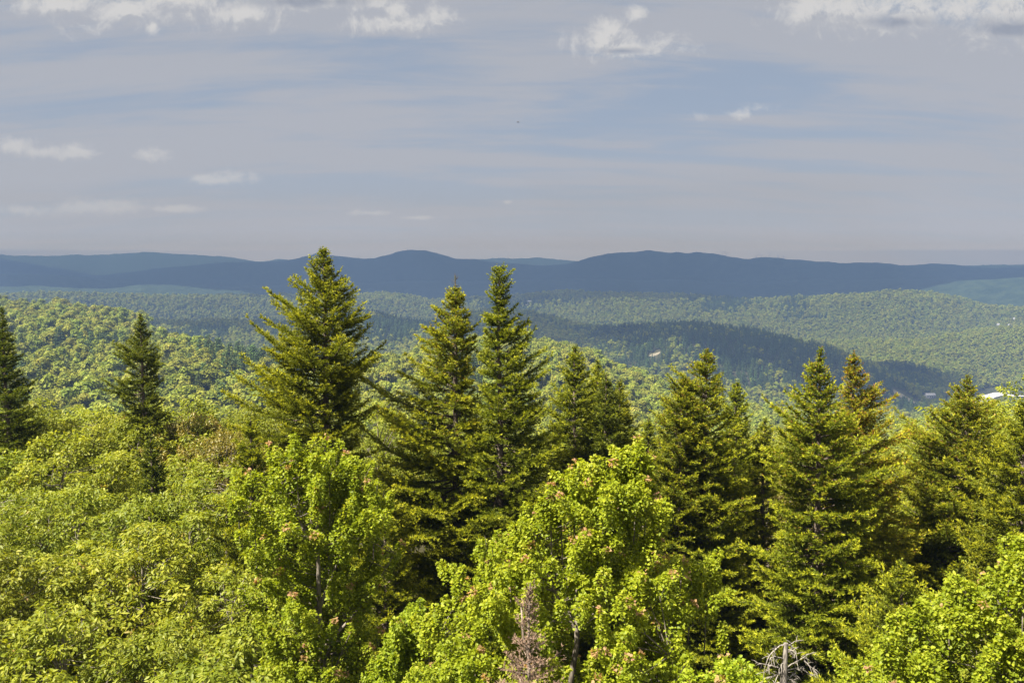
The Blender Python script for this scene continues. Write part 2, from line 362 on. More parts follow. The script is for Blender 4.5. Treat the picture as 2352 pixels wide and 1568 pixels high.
near = t.mix(nc, (.014, .012, .006), (.05, .045, .018))
t.put(p.inputs['Base Color'], t.mix(t.ss(ln, 900, 2600), near, far)); p.inputs['Roughness'].default_value = .95; p.inputs['Specular IOR Level'].default_value = .1
bp = t.new('ShaderNodeBump'); bp.inputs['Strength'].default_value = 1.0; bp.inputs['Distance'].default_value = 6.0
t.l.new(na, bp.inputs['Height']); t.l.new(bp.outputs[0], p.inputs['Normal'])
tag(gb.obj('ground', [mg], smooth=True), kind='structure')

def hit(x, y, r0=150.0, r1=6000.0):       # where the sight line of a photo point meets the canopy floor
    d = ray(x, y); d = d / math.hypot(d[0], d[1]); rr = np.geomspace(r0, r1, 4000)
    g = height(d[0] * rr, d[1] * rr); below = (EYE + d[2] * rr) < g
    i_ = int(np.argmax(below)) if below.any() else len(rr) - 1
    return np.array([d[0] * rr[i_], d[1] * rr[i_], g[i_]])
def at(x, y, Y):                           # point of the sight line at forward distance Y
    d = ray(x, y); return np.array([0, 0, EYE]) + d * (Y / d[1])

# ------------------------------------------------------------------ spruce trees
def spruce(name, label, top, Y, prof, seed, cone=0.0, dens=1.0, bare=0.0, needle=None, zlow=1.2, dead=False, group='dark spruces rising above the hardwoods', cat='spruce tree', fork=None):
    g = np.random.default_rng(seed)
    T = at(*top, Y); zb = float(height(T[0], Y)) - .15; H = T[2] - zb
    s = Y / ray(*top)[1] / F
    pz = [H] + [at(top[0], q[0], Y)[2] - zb for q in prof]; pl = [.03] + [q[1] * s for q in prof]; pr = [.03] + [q[2] * s for q in prof]
    if pz[-1] > 0: pz.append(0.0); pl.append(pl[-1] * 1.02); pr.append(pr[-1] * 1.02)
    pz, pl, pr = [np.array(v)[::-1] for v in (pz, pl, pr)]
    root = empty(name, (T[0], Y, zb), label, cat, group)
    # trunk
    tb = MB(); n = 18; hz_ = np.linspace(0, H, n)
    sway = np.cumsum(g.normal(0, .012, (n, 2)), 0); sway -= sway[-1] * (hz_ / H)[:, None]
    tp = np.column_stack([sway, hz_]); r0 = (.011 * H + .035) * (.6 if dead else 1)
    tube(tb, tp, r0 * (1 - hz_ / H)**.85 + .008, 8)
    if fork:  # second leader
        zf, offx = fork; q = np.array([[np.interp(zf, hz_, tp[:, 0]), 0, zf], [offx * .8, .04, zf + .25], [offx, .05, zf + .7], [offx, .05, H * .965]])
        tube(tb, q, [.022, .017, .012, .004], 6)
    tb.obj('trunk', [M_DBARK if dead else M_SBARK], root)
    cb = MB(); wood_mat = 1
    NP, NA, NL, NTt = [], [], [], []
    def shoots(B, D, Ln, tip0, tip1, h):      # needles along many straight twigs
        sg = .058 / dens
        cnt = np.maximum(1, np.ceil(Ln / sg).astype(int)); idx = np.repeat(np.arange(len(B)), cnt)
        u = (np.concatenate([np.arange(c) for c in cnt]) + g.uniform(0, 1, len(idx))) / cnt[idx]
        base_ = B[idx] + D[idx] * (u * Ln[idx])[:, None]
        k_ = 4 if dead else 5
        base_ = np.repeat(base_, k_, 0); dd = np.repeat(D[idx], k_, 0); uu = np.repeat(u, k_); hh = np.repeat(h[idx], k_); ti = np.repeat(tip1[idx], k_)
        rd = norm(g.normal(0, 1, dd.shape)); rd[:, 2] = rd[:, 2] * .8 + .25
        a_ = norm(dd * .75 + rd * .75)
        NP.append(base_); NA.append(a_); NL.append(g.uniform(.06, .10, len(uu)) * (.7 if dead else 1) * np.clip(.55 + (H - hh) * .25, .55, 1))
        tt = np.minimum(.24 * g.uniform(0, 1, len(uu)) + .34 * ti * uu**1.5 + .14 * uu + .12 * ti, .79)  # paler tips: new growth, plus a sunlit look put into the tint
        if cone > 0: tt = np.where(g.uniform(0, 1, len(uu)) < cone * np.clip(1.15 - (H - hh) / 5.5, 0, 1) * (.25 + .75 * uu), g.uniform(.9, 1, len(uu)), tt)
        NTt.append(tt)
    z = H - .10 - bare
    while z > zlow:
        d = H - z
        nb_ = int(g.integers(5, 8)) + (2 if d > 1.2 else 0)
        ph0 = g.uniform(0, 6.28)
        for q in range(nb_):
            ph = ph0 + q * 2 * math.pi / nb_ + g.normal(0, .25); zz = z + g.normal(0, .07)
            if zz > H - .04: continue
            wl = .5 + .5 * math.cos(ph)
            l_ = np.interp(zz, pz, pl); r_ = np.interp(zz, pz, pr)
            L = (l_ * (1 - wl) + r_ * wl) * (g.uniform(.66, 1.12) if g.uniform() > .14 else g.choice([g.uniform(.35, .6), g.uniform(1.12, 1.35)]))
            L = max(L * np.interp(d, [0, .4, 2.0, 3.0], [.6, .78, .92, 1.0]), .07)
            sl = np.interp(d, [0, .6, 1.6, 3, 6, 10], [1.1, .75, .38, .10, -.16, -.36]) + g.normal(0, .16)
            up = np.interp(d, [0, 1, 3, 8], [.0, .14, .30, .40]) * g.uniform(.6, 1.4)
            dh = np.array([math.cos(ph), math.sin(ph), 0]); side = np.array([-dh[1], dh[0], 0])
            hl = L / math.sqrt(1 + sl * sl) if sl > .5 else L
            ss_ = np.linspace(0, 1, 9); cx_ = np.interp(zz, hz_, tp[:, 0]); cy_ = np.interp(zz, hz_, tp[:, 1])
            def pos(s_): return np.array([cx_, cy_, zz]) + dh * (hl * s_)[:, None] + np.array([0, 0, 1.0]) * (sl * hl * s_ + up * L * s_**2.2)[:, None] + side * (.05 * L * np.sin(3 * s_ + ph))[:, None]
            pts = pos(ss_); tube(cb, pts, np.linspace(.006 + .010 * L, .004, 9), 4, wood_mat)
            st = np.arange(.12 if L < .8 else .16 / L + .10, 1.0, .085 / dens / L)
            st = np.clip(st + g.normal(0, .02, len(st)), .08, 1)
            B = np.repeat(pos(st), 2, 0); tg = norm(pos(st + .02) - pos(st)); tg = np.repeat(tg, 2, 0)
            sg_ = np.tile([1.0, -1.0], len(st))[:, None]; s2 = np.repeat(st, 2)
            D_ = norm(tg * g.uniform(.55, 1.0, (len(s2), 1)) + side * sg_ * .8 + np.array([0, 0, 1.0]) * g.normal(-.04, .22, (len(s2), 1)))
            Ln = np.clip((.46 * L * (1 - s2)**.8 + .09) * g.uniform(.55, 1.2, len(s2)), .06, .75)
            keep = (s2 > .18) | (L < .6)
            hh = np.full(len(s2), zz); shoots(B[keep], D_[keep], Ln[keep], s2[keep], s2[keep], hh[keep])
            # upright little shoots along the top and the axis itself
            st2 = np.arange(.3, 1.0, .12 / L); 
            if len(st2):
                B2 = pos(st2); D2 = norm(norm(pos(st2 + .02) - B2) * .8 + np.array([0, 0, .7]) + g.normal(0, .25, (len(st2), 3)))
                shoots(B2, D2, g.uniform(.06, .16, len(st2)), st2, st2, np.full(len(st2), zz))
            ta = norm(pos(np.array([.98])) - pos(np.array([.93])))
            shoots(pos(np.array([.45])), norm(pos(np.array([1.0])) - pos(np.array([.45]))), np.array([L * .58]), np.ones(1), np.ones(1), np.array([zz]))
        z -= np.interp(d, [0, 2, 5, 8], [.14, .255, .265, .22]) * g.uniform(.8, 1.2)
    if not dead:
        shoots(np.array([[tp[-1, 0], tp[-1, 1], H - .55 - bare * .2]]), np.array([[0, 0, 1.0]]), np.array([.58]), np.ones(1), np.full(1, .4), np.array([H]))
        if bare:
            for q in range(10):
                zz = H - g.uniform(.1, bare); ph = g.uniform(0, 6.28); a_ = np.array([0, 0, zz]); tube(cb, [a_, a_ + np.array([math.cos(ph) * .12, math.sin(ph) * .12, .10])], [.006, .003], 3, 1)
    NP = np.concatenate(NP); NA = np.concatenate(NA); NL = np.concatenate(NL); NTt = np.concatenate(NTt)
    S = norm(np.cross(NA, norm(g.normal(0, 1, NA.shape))))
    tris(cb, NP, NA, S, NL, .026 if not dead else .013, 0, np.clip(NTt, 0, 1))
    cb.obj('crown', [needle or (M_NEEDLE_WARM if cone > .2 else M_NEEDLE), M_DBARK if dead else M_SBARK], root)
    return root

SP_G = 'dark spruces rising above the hardwoods'
SPRUCES = [
 dict(top=(4, 706), Y=32, prof=[(740, 10, 12), (800, 22, 28), (850, 34, 42), (890, 38, 50), (940, 58, 76), (1000, 66, 70)], seed=11, label='dark spruce cut off by the left edge of the photo'),
 dict(top=(322, 720), Y=33, prof=[(750, 12, 14), (790, 32, 28), (810, 44, 34), (845, 84, 66), (865, 50, 38), (905, 84, 42), (940, 50, 44), (1010, 58, 62), (1100, 66, 66)], seed=12, label='narrow dark spruce standing alone among the left hardwoods'),
 dict(top=(345, 1000), Y=25, prof=[(1040, 30, 26), (1100, 52, 40), (1160, 55, 44)], seed=13, label='small dark spruce sunk in the left hardwood canopy'),
 dict(top=(742, 566), Y=24, prof=[(600, 26, 30), (630, 55, 48), (665, 45, 52), (680, 80, 68), (735, 130, 98), (780, 160, 105), (820, 160, 112), (840, 130, 148), (880, 200, 120), (900, 150, 100), (950, 225, 100), (1000, 195, 100), (1080, 170, 115), (1200, 160, 120), (1400, 150, 130)], seed=14, label='tallest broad spruce whose tip reaches above the blue ridge'),
 dict(top=(575, 960), Y=21.5, prof=[(1000, 25, 25), (1050, 50, 42), (1150, 75, 62), (1250, 90, 75)], seed=15, label='young spruce at the left foot of the tallest spruce'),
 dict(top=(1045, 628), Y=25, prof=[(662, 8, 10), (690, 34, 30), (715, 50, 34), (750, 60, 42), (790, 95, 48), (830, 96, 52), (870, 104, 48), (920, 140, 46), (960, 180, 55), (1000, 205, 65), (1100, 215, 95), (1250, 205, 110), (1400, 150, 100)], seed=16, cone=.10, bare=.45, label='tall spruce with a thin bare leader left of the club topped spruce'),
 dict(top=(1147, 616), Y=24.3, prof=[(628, 30, 32), (645, 34, 44), (675, 38, 50), (702, 38, 46), (716, 14, 16), (740, 54, 52), (768, 32, 52), (800, 42, 105), (850, 48, 92), (880, 58, 112), (950, 62, 142), (1000, 74, 152), (1100, 104, 162), (1300, 122, 162)], seed=17, label='tall spruce with a dense dark club shaped top'),
 dict(top=(1320, 797), Y=27, prof=[(830, 26, 26), (870, 42, 50), (920, 52, 62), (1000, 72, 90), (1100, 92, 100)], seed=18, label='medium green spruce just right of the club topped spruce'),
 dict(top=(1373, 826), Y=29.5, prof=[(870, 24, 26), (920, 38, 40), (1000, 48, 50)], seed=19, label='slender spruce behind the pair of medium spruces in the middle'),
 dict(top=(1393, 858), Y=25.6, prof=[(900, 25, 26), (950, 42, 46), (1000, 62, 66), (1100, 92, 80)], seed=20, label='dark medium spruce leading the middle cluster toward the maple'),
 dict(top=(1424, 872), Y=28, prof=[(920, 26, 30), (1000, 48, 52)], seed=21, label='right hand slim spruce of the middle cluster'),
 dict(top=(1622, 803), Y=25.6, prof=[(830, 24, 26), (860, 55, 40), (900, 98, 44), (950, 125, 56), (1000, 108, 82), (1100, 104, 112), (1300, 122, 132)], seed=22, cone=.16, label='orange tinted spruce standing behind the big maple right side'),
 dict(top=(1570, 862), Y=25.2, prof=[(900, 32, 30), (940, 62, 40), (985, 80, 50), (1060, 84, 70), (1150, 100, 80), (1300, 110, 90)], seed=32, cone=.16, label='orange tipped spruce leaning against the left of the orange tinted spruce'),
 dict(top=(1692, 876), Y=28, prof=[(905, 20, 26), (950, 42, 42), (1000, 44, 46), (1100, 62, 62)], seed=23, label='green spruce close behind the orange tinted spruce'),
 dict(top=(1757, 962), Y=28, prof=[(1000, 26, 26), (1060, 48, 44), (1200, 62, 62)], seed=24, label='short spruce in the gap between two large right spruces'),
 dict(top=(1885, 800), Y=21.6, prof=[(835, 10, 12), (860, 45, 24), (900, 52, 42), (950, 92, 52), (985, 112, 72), (1020, 132, 102), (1100, 122, 132), (1200, 112, 152), (1350, 142, 192), (1450, 152, 182)], seed=25, cone=.16, label='largest right hand spruce with its dark trunk showing low down'),
 dict(top=(1962, 812), Y=23.5, prof=[(840, 24, 22), (862, 38, 30), (900, 34, 52), (940, 24, 84), (970, 40, 108), (1000, 42, 84), (1012, 42, 124), (1060, 62, 112), (1100, 62, 132), (1250, 82, 190)], seed=26, cone=.32, label='orange brown cone laden spruce behind the largest right spruce'),
 dict(top=(2222, 862), Y=25, prof=[(900, 22, 32), (930, 52, 58), (960, 78, 72), (1000, 102, 92), (1050, 134, 112), (1100, 152, 132), (1200, 172, 152)], seed=27, cone=.18, label='pyramid shaped spruce in front of the pale road bend'),
 dict(top=(2356, 925), Y=21, prof=[(950, 40, 30), (1000, 60, 50), (1060, 90, 70), (1150, 120, 90), (1300, 140, 120)], seed=28, label='spruce cut off by the right edge of the photo'),
 dict(top=(2070, 1290), Y=17.5, prof=[(1330, 40, 40), (1390, 85, 80), (1430, 110, 110), (1500, 140, 130), (1600, 170, 160)], seed=29, label='low young spruce between the largest right spruce and corner maple'),
 dict(top=(880, 1110), Y=22.5, prof=[(1160, 36, 36), (1240, 62, 70), (1400, 90, 100)], seed=30, label='short shaded spruce right behind the left maple'),
 dict(top=(1490, 960), Y=30, prof=[(1000, 24, 24), (1060, 44, 44), (1160, 60, 60)], seed=31, label='distant small spruce left of the orange tinted spruce'),
]
for q in SPRUCES:
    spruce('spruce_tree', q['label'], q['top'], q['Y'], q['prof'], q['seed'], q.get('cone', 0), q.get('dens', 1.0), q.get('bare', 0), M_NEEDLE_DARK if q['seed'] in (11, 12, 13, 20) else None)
spruce('dead_spruce', 'dead reddish brown spruce with two leaders before the big maple', (1218, 1338), 11.2, [(1378, 10, 12), (1400, 34, 26), (1440, 40, 30), (1470, 42, 34), (1495, 70, 56), (1530, 62, 48), (1568, 100, 86), (1640, 110, 100)], 41,
       dead=True, needle=M_DEADNEEDLE, group=None, cat='dead tree', fork=(at(1207, 1480, 11.2)[2] - float(height(.2, 11.2)), -.12))

# ------------------------------------------------------------------ grey snag
def snag():
    Y = 10.8; T = at(1804, 1476, Y); zb = float(height(T[0], Y)) - .1
    root = empty('dead_snag', (T[0], Y, zb), 'grey barkless snag with curved bare branches at the bottom edge', 'dead tree')
    s = Y / ray(1804, 1500)[1] / F; H = T[2] - zb; g = np.random.default_rng(5)
    tb = MB(); tube(tb, [(.03, 0, 0), (.02, .01, H * .5), (-.01, 0, H - .5), (0, 0, H - .2), (0.005, 0, H)], [.12, .085, .045, .034, .030], 9)
    tube(tb, [(0.005, 0, H - .001), (.005, 0, H + .012)], [.030, .004], 9); tb.obj('trunk', [M_GREY], root)
    br = [[(0, 3), (-18, 4), (-38, 16), (-50, 36), (-55, 62), (-56, 90)], [(0, 8), (12, 7), (26, 3), (33, 5)], [(0, 40), (-12, 32), (-26, 26), (-40, 26), (-42, 36)],
          [(0, 58), (16, 48), (34, 36), (48, 24), (58, 20)], [(38, 34), (48, 42), (58, 52), (66, 60)], [(0, 66), (14, 66), (32, 68), (50, 76), (66, 86), (74, 94)],
          [(0, 62), (-24, 56), (-44, 52), (-66, 49)], [(0, 70), (-16, 74), (-26, 80)], [(0, 46), (-10, 46), (-16, 60), (-20, 76)], [(0, 92), (12, 84), (22, 78), (30, 78)],
          [(0, 95), (-18, 92), (-30, 100)], [(0, 16), (10, 14), (20, 16), (26, 20)], [(2, 22), (10, 17), (14, 10)], [(0, 100), (16, 96), (30, 100), (36, 108)], [(0, 120), (-24, 112), (-44, 118)], [(0, 125), (26, 114), (48, 120)]]
    for b in br:
        q = np.array(b, float); ph = g.uniform(-.9, .9); bm_ = MB()
        w = np.column_stack([q[:, 0] * s, q[:, 0] * s * math.sin(ph) * .8, H - q[:, 1] * s])
        u = np.linspace(0, len(q) - 1, 14); w = np.column_stack([np.interp(u, np.arange(len(q)), w[:, c]) for c in range(3)])
        w[1:-1] = (w[:-2] + 2 * w[1:-1] + w[2:]) / 4; w += g.normal(0, .003, w.shape)
        tube(bm_, w, np.linspace(.011, .0025, 14), 5)
        for e in range(9):
            k_ = int(g.integers(3, 14)); d_ = norm(g.normal(0, 1, 3) + np.array([np.sign(q[-1, 0]) * .8, 0, -.2])); tube(bm_, [w[k_], w[k_] + d_ * .05, w[k_] + d_ * .10 + np.array([0, 0, -.02])], [.005, .004, .002], 4)
        bm_.obj('branch', [M_GREY], root)
snag()

# ------------------------------------------------------------------ broadleaf trees
def broadleaf(zs_, cxs, rads, nshoot, per, g, upright=.68, ls=(.35, .75), rs=(.11, .22), leaf=(.050, .043), droop=.32, red=0.0, zb=0.0, trunk_r=.09, depth=.9, outer=.35, wide=.75, nlimb=12, flat=0.0, spires=()):
    """Crown of leafy shoots inside an envelope, returned as (trunk MB, crown MB) in local coordinates; z measured from the base."""
    zs_, cxs, rads = map(np.asarray, (zs_, cxs, rads)); o = np.argsort(zs_); zs_, cxs, rads = zs_[o], cxs[o], rads[o]
    zz = np.linspace(zs_[0], zs_[-1], 200); rr = np.interp(zz, zs_, rads); w = rr + .12 * rr.max(); w /= w.sum()
    z = g.choice(zz, nshoot, p=w) + g.normal(0, .05, nshoot)
    ph = g.uniform(0, 2 * math.pi, nshoot); lob = 1 + .26 * np.sin(3 * ph + 2.1 * z + g.uniform(0, 6)) + .18 * np.sin(5 * ph - 3.3 * z + g.uniform(0, 6)) + g.normal(0, .07, nshoot)
    rad = np.interp(z, zs_, rads) * np.sqrt(g.uniform(outer, 1.0, nshoot)) * lob
    cx = np.interp(z, zs_, cxs); C = np.column_stack([cx + rad * np.cos(ph), depth * rad * np.sin(ph), z])
    outw = np.column_stack([np.cos(ph), np.sin(ph), np.zeros(nshoot)])
    ax = norm(outw * (1.15 - upright) + np.array([0, 0, upright]) + g.normal(0, .20, (nshoot, 3)))
    Ls = g.uniform(*ls, nshoot); Rs = g.uniform(*rs, nshoot)
    C = C - ax * (Ls * .75)[:, None]
    n0 = nshoot; stems = []
    if len(spires):
        ex = []
        for (sx, sz, sl) in spires:
            yy = g.normal(0, .25); k_ = max(2, int(sl / .22)); stems.append([(sx - .12 * np.sign(sx) * sl, yy, sz - sl - .7), (sx - .05 * np.sign(sx), yy, sz - .6 * sl), (sx, yy, sz - .12)])
            for q in range(k_): ex.append((sx + g.normal(0, .04) - .10 * np.sign(sx) * (k_ - q) * .25, yy, sz - .25 - sl * q / k_, max(.35, 1 - .5 * (k_ - q) / k_)))
        ex = np.array(ex); m_ = len(ex); C = np.concatenate([C, ex[:, :3] - np.array([0, 0, .2])]); ax = np.concatenate([ax, norm(np.array([0, 0, 1.0]) + g.normal(0, .14, (m_, 3)))])
        Ls = np.concatenate([Ls, g.uniform(.38, .5, m_)]); Rs = np.concatenate([Rs, g.uniform(.08, .13, m_)]); rad = np.concatenate([rad, np.hypot(ex[:, 0], ex[:, 1])]); nshoot += m_
    idx = np.repeat(np.arange(nshoot), per); n = len(idx); u = g.uniform(0, 1, n)**.8
    e = norm(g.normal(0, 1, (n, 3))); a_ = ax[idx]; e = norm(e - a_ * (e * a_).sum(1, keepdims=True) * (.7 + .3 * flat)); e[:, 2] *= (1 - flat)
    P_ = C[idx] + a_ * (u * Ls[idx])[:, None] + e * (Rs[idx] * (1 - .72 * u**1.6) * np.sqrt(g.uniform(.25, 1, n)))[:, None]
    A = norm(e * wide + np.array([0, 0, -droop]) + g.normal(0, .35, (n, 3)) + a_ * .25)
    N = norm(np.array([0, 0, .75]) + e * .45 + g.normal(0, .38, (n, 3)))
    sz = g.uniform(.55, 1.3, n)
    stint = g.uniform(-.10, .10, nshoot)
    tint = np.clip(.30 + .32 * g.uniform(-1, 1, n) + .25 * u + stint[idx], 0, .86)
    if red > 0:
        isr = (g.uniform(0, 1, nshoot) < red)[idx] & (u > .93); tint = np.where(isr, g.uniform(.9, 1, n), tint)
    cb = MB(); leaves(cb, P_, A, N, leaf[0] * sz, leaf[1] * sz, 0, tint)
    tb = MB(); top = zs_[-1]
    cxm = float(np.average(cxs, weights=rads + .01))
    tz = np.linspace(0, top * .93, 14); tx = np.interp(tz, zs_, cxs, left=cxm) * np.clip(tz / max(top, .1), 0, 1)**.7; ty = .04 * np.sin(tz * 1.3)
    tube(tb, np.column_stack([tx, ty, tz]), trunk_r * (1 - tz / top)**.8 + .012, 7)
    lim = []
    order = g.permutation(n0)[:nlimb]
    for st_ in stems: tube(tb, st_, [.012, .008, .003], 4)
    for q in order:
        e_ = C[q]; zz0 = max(.5, e_[2] - .55 * rad[q] - .8); s0 = np.array([np.interp(zz0, tz, tx), np.interp(zz0, tz, ty), zz0])
        mid = (s0 + e_) / 2 + np.array([0, 0, -.12]) + g.normal(0, .08, 3); u_ = np.linspace(0, 1, 9)[:, None]
        pts = (1 - u_)**2 * s0 + 2 * u_ * (1 - u_) * mid + u_**2 * (e_ + ax[q] * Ls[q] * .5)
        tube(tb, pts, np.linspace(trunk_r * .42, .008, 9), 5); lim.append(pts)
    LP = np.concatenate(lim)
    for q in g.permutation(n0)[:int(n0 * .8)]:
        e_ = C[q]; d2 = ((LP - e_)**2).sum(1) + np.where(LP[:, 2] > e_[2], 4, 0); s0 = LP[int(np.argmin(d2))]
        if np.linalg.norm(s0 - e_) > 1.1: continue
        m_ = (s0 + e_) / 2 + g.normal(0, .05, 3)
        tube(tb, [s0, m_, e_, e_ + ax[q] * Ls[q] * .85], [.010, .008, .006, .003], 3)
    return tb, cb

def maple(label, Y, rows, nshoot, per, seed, red=.3, X=None, spires=()):
    g = np.random.default_rng(seed)
    X = X if X is not None else np.average([(a + b) / 2 for _, a, b in rows], weights=[b - a for _, a, b in rows])
    x0 = at(X, rows[-1][0], Y)[0]; zb = float(height(x0, Y)) - .1
    s = Y / F / .97
    zs_ = [at(X, r[0] + 12, Y)[2] - zb for r in rows]; cxs = [((r[1] + r[2]) / 2 - CX) * s - x0 for r in rows]; rads = [(r[2] - r[1]) / 2 * s * .93 for r in rows]
    zl = zs_[-1]
    if zl > 2.5: zs_.append(max(1.8, zl - 1.5)); cxs.append(cxs[-1] * .5); rads.append(rads[-1] * .6)
    sp_ = [((q[0] - CX) * s - x0, at(q[0], q[1], Y)[2] - zb, q[2]) for q in spires]
    tb, cb = broadleaf(zs_, cxs, rads, nshoot, per, g, red=red, spires=sp_)
    root = empty('maple_tree', (x0, Y, zb), label, 'maple tree', 'bright maples in front')
    tb.obj('trunk', [M_MBARK], root); cb.obj('crown', [M_MAPLE], root)
maple('bright green maple with pink shoot tips below the tallest spruce', 15.5, [(1000, 675, 715), (1040, 615, 840), (1080, 602, 885), (1120, 570, 880), (1200, 572, 895), (1300, 592, 880), (1400, 602, 870), (1500, 602, 880), (1620, 610, 890)], 360, 260, 51, .20, spires=[(690, 998, .8), (655, 1015, .6), (630, 1022, .7), (735, 1040, .5), (803, 1045, .8), (832, 1055, .9), (878, 1088, .8), (570, 1095, .5), (592, 1150, .5), (770, 1060, .5)])
maple('large pink tipped maple filling the bottom middle of the photo', 13.5, [(1022, 1440, 1490), (1080, 1275, 1510), (1150, 1220, 1520), (1240, 1112, 1535), (1310, 1045, 1620), (1380, 990, 1655), (1450, 1000, 1660), (1520, 960, 1640), (1640, 960, 1640)], 760, 225, 52, .28, spires=[(1465, 1018, .9), (1440, 1035, .7), (1497, 1040, .8), (1255, 1098, .7), (1278, 1080, .9), (1310, 1085, .6), (1390, 1065, .7), (1340, 1100, .5), (1205, 1160, .7), (1112, 1232, .7), (1130, 1245, .6), (1165, 1225, .5), (1050, 1305, .6), (1005, 1350, .6), (985, 1375, .5), (1560, 1270, .6), (1600, 1300, .7), (1640, 1345, .6), (1655, 1420, .5)])
maple('yellow green maple in the bottom right corner', 11.0, [(1234, 2300, 2400), (1290, 2275, 2450), (1360, 2190, 2480), (1400, 2110, 2500), (1450, 2040, 2520), (1520, 2010, 2560), (1640, 1960, 2560)], 400, 225, 53, .08, spires=[(2318, 1232, .7), (2290, 1245, .6), (2200, 1330, .5), (2120, 1375, .6), (2060, 1420, .6), (2040, 1450, .5)])
maple('low maple top beside the grey snag at the bottom edge', 11.3, [(1508, 1640, 1700), (1545, 1600, 1775), (1600, 1570, 1800), (1700, 1560, 1800)], 170, 225, 54, .15)
maple('small maple sapling reaching right from behind the left maple', 14.2, [(1382, 940, 985), (1412, 885, 985), (1450, 880, 960), (1520, 850, 950), (1600, 830, 940)], 110, 225, 55, .10)
maple('low pink tipped maple left of the dead reddish spruce', 12.0, [(1480, 1010, 1100), (1510, 945, 1125), (1560, 915, 1200), (1640, 890, 1250), (1720, 890, 1250)], 220, 225, 56, .25)

# dense hardwood canopy on the left: five builds, copied
kinds = []
for q in range(5):
    g = np.random.default_rng(70 + q); Hh = 7.6 + .35 * q
    z_ = np.array([2.0, 3.2, 4.4, 5.5, 6.5, 7.2, 7.7]) * Hh / 7.7; rd = np.array([1.1, 1.9, 2.35, 2.3, 1.8, 1.1, .35]) * g.uniform(.9, 1.15)
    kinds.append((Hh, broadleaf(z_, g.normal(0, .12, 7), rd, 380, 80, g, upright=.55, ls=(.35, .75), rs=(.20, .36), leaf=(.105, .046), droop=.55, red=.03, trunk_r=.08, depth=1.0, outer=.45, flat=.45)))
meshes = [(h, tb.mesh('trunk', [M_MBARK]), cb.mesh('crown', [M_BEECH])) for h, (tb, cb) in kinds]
warm = meshes[2][2].copy(); warm.materials.clear(); warm.materials.append(M_WARMLEAF)
def hardwood(x, ytop, Y, kind, label, warm_leaf=False, group='hardwood trees of the near canopy', widen=1.0, rot=None):
    h, tm, cm = meshes[kind]; T = at(x, ytop, Y); zb = float(height(T[0], Y)) - .1; s = (T[2] - zb) / h
    root = empty('hardwood_tree', (T[0], Y, zb), label, 'hardwood tree', group); root.scale = (s * widen, s * widen, s); root.rotation_euler = (0, 0, rng.uniform(0, 6.28) if rot is None else rot)
    for nm, me in (('trunk', tm), ('crown', warm if warm_leaf else cm)):
        o = bpy.data.objects.new(nm, me); COL.objects.link(o); o.parent = root
    return root
g = np.random.default_rng(99)
for (Y, x0, x1, st) in ((13.0, -60, 980, 235), (16.0, -80, 640, 215), (19.5, -40, 640, 190), (23.5, -60, 560, 165), (28, -40, 560, 140), (33, -30, 520, 120), (37, -40, 640, 112)):
    x = x0 + g.uniform(0, st * .4)
    while x < x1:
        yt = 570 + (6.7 + g.normal(0, .38)) / Y * F * (1 if Y > 15 else 1.02); far_ = Y > 26
        lab = ('hazy olive hardwood crown along the far edge of the left canopy' if far_ else 'olive green hardwood crown in the middle of the left canopy') if Y > 18 else 'feathery green hardwood crown in the lower left canopy'
        hardwood(x, yt, Y + g.normal(0, .5), int(g.integers(0, 5)), lab, False, ('hardwoods on the far edge of the left canopy' if far_ else 'hardwoods in the middle of the left canopy') if Y > 18 else 'hardwoods in the lower left canopy', 1.12)
        x += st * g.uniform(.85, 1.15)
for (x, Y) in ((2480, 16), (2560, 21), (2420, 27), (2600, 30), (2450, 36), (2560, 42), (2680, 25), (2400, 46), (2250, 40), (1950, 36)):
    hardwood(x, 570 + 7.0 / Y * F, Y, int(g.integers(0, 5)), 'green hardwood crown along the right edge under the spruces', False, 'hardwoods along the right edge', 1.25)
hardwood(455, 950, 33.5, 2, 'orange tinted hardwood right of the narrow lone spruce', True)
hardwood(520, 985, 31, 2, 'smaller orange tinted hardwood before the tallest spruce', True)
hardwood(868, 925, 42, 1, 'pale sunlit hardwood glimpsed between the tallest spruce and its neighbour')
hardwood(2165, 1065, 33, 3, 'light green hardwood below the pyramid shaped spruce')
hardwood(2120, 1150, 27, 0, 'light green hardwood deep between the right spruces')
hardwood(2300, 1180, 24, 4, 'shaded hardwood behind the corner maple')
hardwood(1480, 1080, 33, 1, 'light hardwood between the middle cluster and orange tinted spruce')
hardwood(1770, 1090, 33, 2, 'hardwood behind the short spruce in the gap', True)

g = np.random.default_rng(123)
for (Y, th0, th1, n_) in ((48, -14, 34, 8), (62, -18, 34, 8), (82, -20, 34, 10), (110, -24, 34, 12), (145, -30, 34, 14), (185, -33, 34, 15), (225, -34, 34, 16), (255, -34, 34, 16)):
    for th in np.linspace(R(th0), R(th1), n_) + g.normal(0, .02, n_):
        x_, y_ = Y * math.tan(th), Y + g.normal(0, Y * .06); z_ = float(height(x_, y_)); h, tm, cm = meshes[int(g.integers(0, 5))]; sc_ = g.uniform(.85, 1.25) * (1 if Y < 100 else 1.3)
        root = empty('hardwood_tree', (x_, y_, z_ - .2), 'green hardwood on the steep slope glimpsed through gaps between the spruces', 'hardwood tree', 'hardwoods on the steep slope behind the spruces'); root.scale = (sc_ * 1.25, sc_ * 1.25, sc_); root.rotation_euler = (0, 0, g.uniform(0, 6.28))
        for nm, me in (('trunk', tm), ('crown', cm)):
            o = bpy.data.objects.new(nm, me); COL.objects.link(o); o.parent = root

